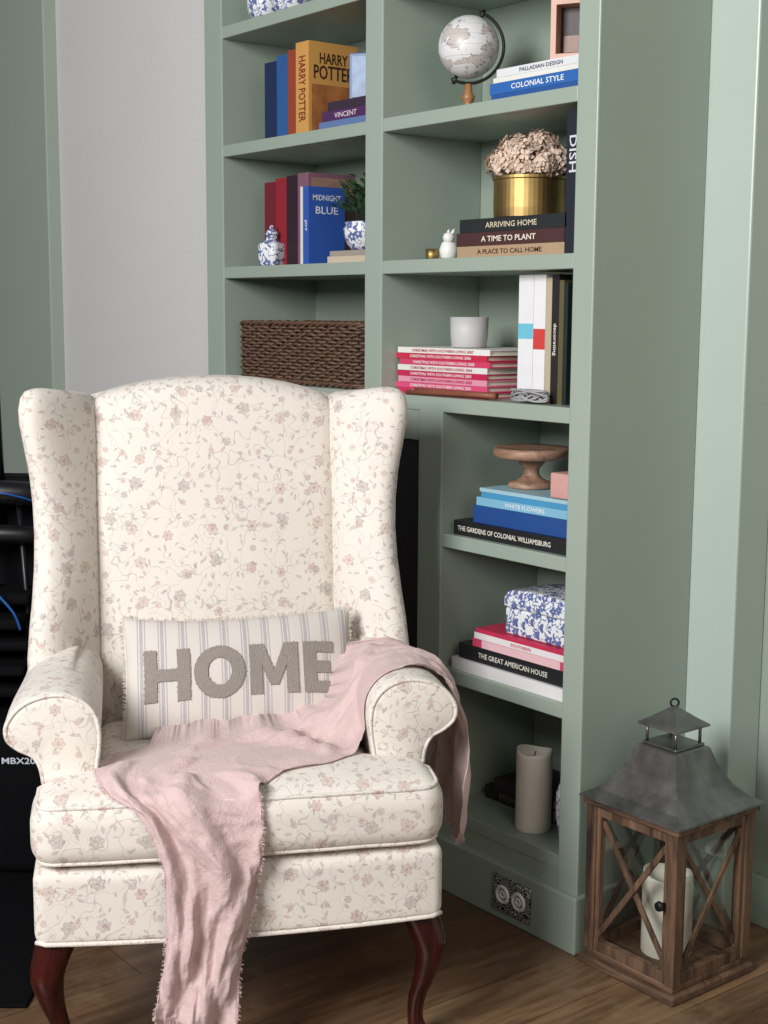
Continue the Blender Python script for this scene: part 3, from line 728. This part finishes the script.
for k in range(220):
    p = psurf(random.uniform(-PA,PA), PB)
    fr.tube([p, p+V((random.uniform(-.004,.004), random.uniform(-.004,.004), random.uniform(.003,.009)))], .0011, 4)
PW_OBJ.append(fr.build('edge_fringe', FRN, pc))
ST = .0265
def inpoly(x, y, P):
    c = False; n = len(P)
    for i in range(n):
        (x1,y1),(x2,y2) = P[i],P[(i+1)%n]
        if (y1>y)!=(y2>y) and x < (x2-x1)*(y-y1)/(y2-y1)+x1: c = not c
    return c
LB, LTOP = -.060, .050
def inH(x,y): 
    return (-.200<=x<=-.200+ST and LB<=y<=LTOP) or (-.132<=x<=-.132+ST and LB<=y<=LTOP) or (-.192<=x<=-.11 and -.018<=y<=.008)
def inO(x,y):
    a=(x+.045)/.053; b=(y+.005)/.057; c=(x+.045)/.025; d=(y+.005)/.030
    return a*a+b*b<=1 and c*c+d*d>1
MP = [(.018,LB),(.018,LTOP),(.047,LTOP),(.069,-.010),(.091,LTOP),(.120,LTOP),(.120,LB),(.095,LB),(.095,.0),(.077,-.042),(.061,-.042),(.043,.0),(.043,LB)]
def inE(x,y): return (.132<=x<=.132+ST and LB<=y<=LTOP) or (.132<=x<=.197 and (LB<=y<=LB+.024 or LTOP-.024<=y<=LTOP)) or (.132<=x<=.189 and -.018<=y<=.007)
st = .0015
LTR = simple((146,139,132), .95, amt=.2, ns=500, bump=.6, bs=600)
for lt, fnc, xa, xb in (('h',inH,-.204,-.1),('o',inO,-.101,.011),('m',lambda x,y: inpoly(x,y,MP),.016,.122),('e',inE,.130,.199)):
    m = MB(); idx = {}
    ni = int((xb-xa)/st); nj = int(.116/st)
    cell = {}
    for i in range(ni):
        for j in range(nj):
            x = xa+(i+.5)*st; y = -.063+(j+.5)*st
            wob = .0016*noise.noise(V((x*300,y*300,1)))
            if fnc(x+wob, y+wob): cell[(i,j)] = 1
    vs = []; fs = []
    def vid(i,j,top):
        k=(i,j,top)
        if k not in idx:
            x = xa+i*st; y=-.063+j*st; idx[k]=len(vs)
            vs.append(psurf(x,y,(.0035+.0015*noise.noise(V((x*400,y*400,4)))) if top else -.001))
        return idx[k]
    for (i,j) in cell:
        fs.append((vid(i,j,1),vid(i+1,j,1),vid(i+1,j+1,1),vid(i,j+1,1)))
        for di,dj,a,b in ((-1,0,(0,1),(0,0)),(1,0,(1,0),(1,1)),(0,-1,(0,0),(1,0)),(0,1,(1,1),(0,1))):
            if (i+di,j+dj) not in cell:
                fs.append((vid(i+a[0],j+a[1],0),vid(i+b[0],j+b[1],0),vid(i+b[0],j+b[1],1),vid(i+a[0],j+a[1],1)))
    m.add(vs, fs); PW_OBJ.append(m.build('felt_letter', LTR, pc, smooth=False))

# ------------------------------------------------------------------ throw blanket
G = [
 [(.418,.42,.32),(.440,.36,.275),(.430,.30,.295),(.450,.22,.265),(.425,.13,.31)],
 [(.425,.42,.40),(.440,.35,.39),(.447,.29,.40),(.452,.22,.38),(.440,.15,.41)],
 [(.43,.41,.50),(.44,.345,.50),(.452,.29,.50),(.452,.23,.50),(.448,.18,.50)],
 [(.42,.39,.575),(.43,.34,.58),(.433,.29,.58),(.433,.25,.58),(.43,.21,.575)],
 [(.37,.40,.622),(.385,.35,.625),(.39,.30,.622),(.395,.26,.618),(.40,.21,.610)],
 [(.31,.40,.634),(.32,.35,.632),(.33,.30,.632),(.34,.25,.632),(.35,.19,.628)],
 [(.262,.38,.630),(.265,.33,.622),(.27,.28,.614),(.28,.23,.610),(.30,.175,.615)],
 [(.215,.35,.592),(.222,.31,.572),(.23,.26,.550),(.24,.21,.53),(.25,.15,.52)],
 [(.155,.335,.545),(.165,.29,.522),(.175,.24,.503),(.19,.18,.49),(.225,.12,.485)],
 [(.075,.325,.512),(.085,.28,.498),(.095,.22,.490),(.115,.15,.485),(.160,.07,.483)],
 [(-.04,.315,.484),(-.03,.26,.480),(-.02,.19,.480),(.0,.12,.482),(.07,.04,.482)],
 [(-.16,.25,.470),(-.13,.19,.474),(-.09,.12,.48),(-.05,.06,.482),(.035,.0,.478)],
 [(-.25,.14,.470),(-.20,.09,.478),(-.15,.05,.482),(-.08,.01,.478),(.028,-.022,.455)],
 [(-.24,.02,.470),(-.20,-.005,.472),(-.15,-.02,.468),(-.08,-.035,.452),(.030,-.04,.42)],
 [(-.18,-.03,.44),(-.15,-.038,.43),(-.11,-.045,.41),(-.05,-.05,.40),(.028,-.045,.375)],
 [(-.145,-.042,.36),(-.12,-.050,.35),(-.07,-.055,.34),(-.02,-.055,.33),(.026,-.045,.32)],
 [(-.140,-.045,.28),(-.11,-.055,.27),(-.07,-.05,.26),(-.03,-.055,.26),(.016,-.045,.26)],
 [(-.143,-.045,.20),(-.115,-.055,.19),(-.08,-.05,.19),(-.045,-.055,.185),(-.002,-.045,.19)],
 [(-.152,-.045,.13),(-.125,-.055,.12),(-.09,-.05,.12),(-.055,-.055,.11),(-.012,-.045,.115)],
 [(-.160,-.05,.080),(-.133,-.055,.07),(-.10,-.052,.06),(-.065,-.058,.05),(-.020,-.05,.05)],
]
NR = len(G); NC = 5; nt_ = 320; nv_ = 110
colsC = [[V(p) for p in r] for r in G]
def crp(P, t):
    m = len(P); i = min(int(t), m-2); f = t-i; g = lambda k: P[max(0,min(m-1,k))]
    a,b,c,d = g(i-1),g(i),g(i+1),g(i+2)
    return .5*((2*b)+(c-a)*f+(2*a-5*b+4*c-d)*f*f+(3*b-a-3*c+d)*f**3)
grid = []
for i in range(nt_+1):
    t = (NR-1)*i/nt_
    rowp = [crp([colsC[r][c] for r in range(NR)], t) for c in range(NC)]
    grid.append([crp(rowp, (NC-1)*j/nv_) for j in range(nv_+1)])
def normals(g):
    out = []
    for i in range(nt_+1):
        o_ = []
        for j in range(nv_+1):
            a = g[min(nt_,i+1)][j]-g[max(0,i-1)][j]; b = g[i][min(nv_,j+1)]-g[i][max(0,j-1)]
            n = a.cross(b); o_.append(n.normalized() if n.length>1e-12 else V((0,0,1)))
        out.append(o_)
    return out
nm_ = normals(grid)
ref = nm_[int(nt_*.55)][nv_//2]; sg = 1 if ref.z > 0 else -1
def ridge(x): return 1-2*abs(noise.noise(x))*1.6
for i in range(nt_+1):
    t = (NR-1)*i/nt_
    A = .0052+.0045*sm(6,9,t)+.001*sm(13,15,t)+.003*(1-sm(1,3.5,t))
    hg = sm(13,15,t)
    for j in range(nv_+1):
        v = j/nv_
        ph = (.45*sin(t*.7)+.3*sin(t*1.3+1))*(1-.75*hg)+.40*noise.noise(V((t*.4, v*2, 9)))
        w = .85*sin(2*pi*(1.9*v+ph)) + .40*sin(2*pi*(4.2*v-1.3*ph)+t*.2) + .8*noise.noise(V((t*.4, v*5.0, 3.3)))
        w += .40*(ridge(V((t*.6+v*1.2, v*5.0, 8.1)))-.5) + .22*(ridge(V((t*1.7-v*2, v*9.0+t*.3, 2.1)))-.5) + .13*(ridge(V((t*3.6+v*4, v*16.0-t, 4.4)))-.5) + .10*noise.noise(V((t*9, v*32, 5.1)))
        d = A*w
        if 8 < t < 13.5: d += (.0065*(ridge(V((t*1.0+v*2, v*2.6-t*.5, 1.0)))-.4)+.004)*sm(8,9,t)*(1-sm(12.5,13.5,t))
        grid[i][j] = grid[i][j] + nm_[i][j]*(sg*d)
for i in range(nt_+1):
    t = (NR-1)*i/nt_
    for e, q in ((0, 8), (nv_, nv_-8)):
        d = grid[i][e]-grid[i][q]
        if d.length > 1e-6: grid[i][e] += d.normalized()*(.004*noise.noise(V((t*2.0, e, 0))))
def push(off):
    for i in range(nt_+1):
        for j in range(nv_+1):
            p = grid[i][j]
            for b in BV:
                loc, n, ix, ds = b.find_nearest(p, .09)
                if loc is not None and (p-loc).dot(n) < off and (ds < .05 or (p-loc).dot(n) < 0): p = loc+n*off
            grid[i][j] = p
def smooth():
    g2 = [r[:] for r in grid]
    for i in range(1,nt_):
        for j in range(1,nv_):
            g2[i][j] = grid[i][j]*.5+(grid[i-1][j]+grid[i+1][j]+grid[i][j-1]+grid[i][j+1])*.125
    for i in range(nt_+1): grid[i] = g2[i]
push(.004); smooth(); smooth(); push(.004); smooth(); push(.0035)
PN = NT('pink_linen'); t_ = PN.tex()
cc = PN.mix(PN.noise(t_, 20, 4), L((200,171,170)), L((220,196,193)))
PN.bump(PN.ma('ADD', PN.noise(t_, 420, 2), PN.ma('MULTIPLY', PN.noise(t_, 65, 5, .6), 2.0)), .6, .003)
PN.b.inputs['Sheen Weight'].default_value = .2
PINK = PN.fin(cc, .9)
m = MB(); vs = [p for r in grid for p in r]; fs = []
for i in range(nt_):
    for j in range(nv_): a = i*(nv_+1)+j; fs.append((a,a+1,a+nv_+2,a+nv_+1))
m.add(vs, fs); bl = m.build('throw_blanket', PINK, smooth=True, flip=False); CH_OBJ.append(bl)
bl.location = CO; bl.rotation_euler = (0,0,CA)
tag(bl, 'dusty pink linen throw draped over the arm and seat front', 'blanket')
so = bl.modifiers.new('thick','SOLIDIFY'); so.thickness = .0014; so.offset = 1
for hem, rng, lm in ((nt_, 240, .036), (0, 80, .018)):
    fr = MB()
    fr.tube([grid[hem][j] for j in range(0, nv_+1, 2)], .001, 4)
    for k in range(rng):
        j = random.uniform(0, nv_); j0 = int(min(nv_-1, j)); p = grid[hem][j0].lerp(grid[hem][j0+1], j-j0)
        ln = random.uniform(lm*.4, lm); dx = random.uniform(-.25,.25)*lm; dy = random.uniform(-.2,.2)*lm
        fr.tube([p+V((0,0,.003)), p+V((dx*.3,dy*.3,-ln*.5)), p+V((dx,dy,-ln))], .0007, 4)
    CH_OBJ.append(fr.build('fringe', PINK, bl))
for ed, sx in ((0, -1), (nv_, 1)):
    fr = MB(); i0 = int(nt_*.62)
    fr.tube([grid[i][ed] for i in range(i0, nt_+1, 2)], .001, 4)
    for k in range(200):
        i = random.randint(i0, nt_); p = grid[i][ed]; fr.tube([p, p+V((sx*random.uniform(.002,.006), random.uniform(-.003,.003), random.uniform(-.006,.002)))], .0006, 4)
    CH_OBJ.append(fr.build('fringe', PINK, bl))
for o in CH_OBJ: o.data.transform(FIT)
for o in PW_OBJ: o.data.transform(Matrix.Scale(SCL, 4))

# ------------------------------------------------------------------ lantern
ln_ = thing('lantern', 'brown wooden lantern with zinc pagoda roof and crossed lattice sides on the floor', 'lantern', (.157,.104,0))
H = .124
MB().box(-H,H,-H,H,0,.018).build('base', RUSTX, ln_, bevel=.004)
MB().box(-H+.012,H-.012,-H+.012,H-.012,.018,.032).build('base', RUSTX, ln_, bevel=.003)
q = .104; zt = .335
for sx in (-1,1):
    for sy in (-1,1):
        MB().box(sx*q-.012,sx*q+.012,sy*q-.012,sy*q+.012,.032,zt).build('post', RUSTIC, ln_, bevel=.002)
MB().box(-H+.002,H-.002,-H+.002,H-.002,zt,zt+.012).build('top_board', RUSTX, ln_, bevel=.002)
for k in range(4):
    ang = k*pi/2; Rm = Matrix.Rotation(ang,3,'Z')
    def T(x,y,z): return Rm @ V((x,y,z))
    zl, zh = .054, zt-.022; xw = q-.012; zm = (zl+zh)/2
    nn = T(0,1,0)
    d = MB()
    for z0_, z1_ in ((.032,.054),(zt-.022,zt)): d.bar(T(-xw,-q,(z0_+z1_)/2), T(xw,-q,(z0_+z1_)/2), z1_-z0_, .016, nn)
    for s in (-1, 1): d.bar(T(s*(xw-.005),-q,zl), T(s*(xw-.005),-q,zh), .010, .014, nn)
    dr = d.build('door' if k == 0 else 'side_frame', RUSTIC, ln_, bevel=.001)
    xi = xw-.009
    # two tall chevrons that cross: an X with an open diamond at its heart
    for a, b, yy in (((-xi,zl+.012),(xi,zh-.012),-.0032),((xi,zl+.012),(-xi,zh-.012),.0032)):
        MB().bar(T(a[0],-q+yy,a[1]), T(b[0],-q+yy,b[1]), .0115, .006, nn).build('lattice_bar', RUSTIC, dr, bevel=.001)
    g = MB(); gy = -q+.011
    g.add([T(-xw,gy,zl),T(xw,gy,zl),T(xw,gy,zh),T(-xw,gy,zh)],[(0,1,2,3)]); g.build('glass_pane', GLASS, dr)
    if k == 0:
        kb = MB().lathe([(.001,0),(.009,.0),(.010,.006),(.005,.012),(.004,.020),(.001,.020)], 16).build('knob', DARKM, dr, smooth=True)
        kb.rotation_euler = (-pi/2,0,0); kb.location = (q-.018,-q-.026,.19)
def sq(h, z): 
    P = []
    for (a,b),(c,d) in (((-1,-1),(1,-1)),((1,-1),(1,1)),((1,1),(-1,1)),((-1,1),(-1,-1))):
        for k in range(6): t=k/6; P.append(V((h*(a+(c-a)*t), h*(b+(d-b)*t), z)))
    return P
zr = zt+.012
rf = [(H-.002,zr),(H+.004,zr+.002),(H+.003,zr+.006),(.104,zr+.019),(.083,zr+.041),(.068,zr+.065),(.058,zr+.090),(.050,zr+.112),(.046,zr+.115)]
MB().loft([sq(a,b) for a,b in rf]).build('roof', ZINC, ln_)
MB().box(-.043,.043,-.043,.043,zr+.115,zr+.121).build('collar', ZINC, ln_, bevel=.002)
for sx in (-1,1):
    for sy in (-1,1): MB().tube([V((sx*.036,sy*.036,zr+.12)),V((sx*.036,sy*.036,zr+.156))], .0032, 8).build('rod', ZINC, ln_, smooth=True)
cpz = MB().loft([sq(a,b) for a,b in ((.046,zr+.153),(.050,zr+.155),(.049,zr+.159),(.032,zr+.170),(.014,zr+.184),(.003,zr+.193))]).build('cap', ZINC, ln_)
MB().tube([V((0,0,zr+.196))+rh*(.008*cos(t))+ZZ*(.008*sin(t)+.003) for t in [2*pi*k/20 for k in range(20)]], .0022, 6, True).build('ring_handle', DARKM, cpz, smooth=True)
lc = thing('pillar_candle', 'ivory pillar candle standing inside the wooden lantern', 'candle', (.157,.104,.0325))
candle(lc, .050, .168)

# ------------------------------------------------------------------ dark exercise machine at left
rz_m = atan2(rh.y,rh.x)
mo = CAM + fh*2.45 - rh*1.4; mo.z = 0
mt = tag(MB().rbox(0,.735,0,1.0,0,.008,.003,2,2).build('shade_sheet', BLK2, smooth=True, merge=True), 'black sheet added for the shade on the floor under the exercise machine', 'mat')  # black sheet added to darken the floor where shade lies
mt.location = mo; mt.rotation_euler = (0,0,rz_m)
eo = CAM + fh*3.15 - rh*.90; eo.z = .0085
ex = thing('exercise_machine', 'black exercise machine with blue trim behind the left of the armchair', 'exercise machine', eo, (0,0,rz_m))
MB().rbox(-.45,.20,-.10,.22,.0,.36,.03,4,3).build('housing', BLK2, ex, smooth=True, merge=True)
MB().box(-.40,.14,.12,.20,.34,.90).build('back_plate', BLK2, ex, bevel=.01)
for k in range(5):
    z_ = .40+k*.055
    MB().rbox(-.34,.09-.012*(k%2),-.03-.02*(k%2),.10,z_,z_+.026,.010,3,3).build('weight_plate', BLK2, ex, smooth=True, merge=True)
for xx in (-.16, -.02, .06): MB().tube([V((xx,.02,.36)),V((xx+.01,.03,.60)),V((xx-.01,.05,.86))], .007, 10).build('rod', BLACK, ex, smooth=True)
for z_, rr in ((.775,.022), (.872,.028)):
    MB().tube(cr([V((-.28,.03,z_)),V((-.05,.02,z_+.004)),V((.06,.03,z_)),V((.10,.05,z_-.006))],5), [rr]*15+[rr*.75], 20).build('padded_roller', BLACK, ex, smooth=True)
BLU = simple((26,84,156), .3)
MB().tube(cr([V((-.2,-.010,.882)),V((0,-.012,.879)),V((.06,-.006,.870)),V((.095,.012,.856))],4), .0022, 8).build('blue_trim', BLU, ex, smooth=True)
MB().tube(cr([V((.02,-.055,.655)),V((.06,-.06,.61)),V((.075,-.06,.57))],6), .003, 8).build('blue_trim', BLU, ex, smooth=True)
MB().tube([V((-.015,.12,.78)),V((-.02,.12,1.12)),V((-.02,.12,1.16))], [.018,.016,.012], 12).build('handle', BLACK, ex, smooth=True)
text_part('MBX20', .078, .015, lambda v: V((v.x+.072,-.1015,v.y+.275)), simple((205,210,220), .5, amt=0), ex, 'lettering')

# ------------------------------------------------------------------ light
W = bpy.data.worlds.new('world'); SC.world = W; W.use_nodes = True
W.node_tree.nodes['Background'].inputs[0].default_value = (.94,.96,1,1); W.node_tree.nodes['Background'].inputs[1].default_value = .14
def area(name, loc, tgt, sx, sy, power, col):
    l = bpy.data.lights.new(name, 'AREA'); l.shape = 'RECTANGLE'; l.size = sx; l.size_y = sy; l.energy = power; l.color = col
    o = bpy.data.objects.new(name, l); COL.objects.link(o); o.location = loc
    o.rotation_euler = (V(tgt)-V(loc)).to_track_quat('-Z','Y').to_euler(); return o
area('window_light', (.75,-3.6,2.45), (-.2,0,1.05), 1.4, 1.4, 165, (1,.995,.985))
area('room_fill', (3.0,-1.4,2.2), (0,0,.95), 1.4, 1.4, 22, (1,.88,.76))
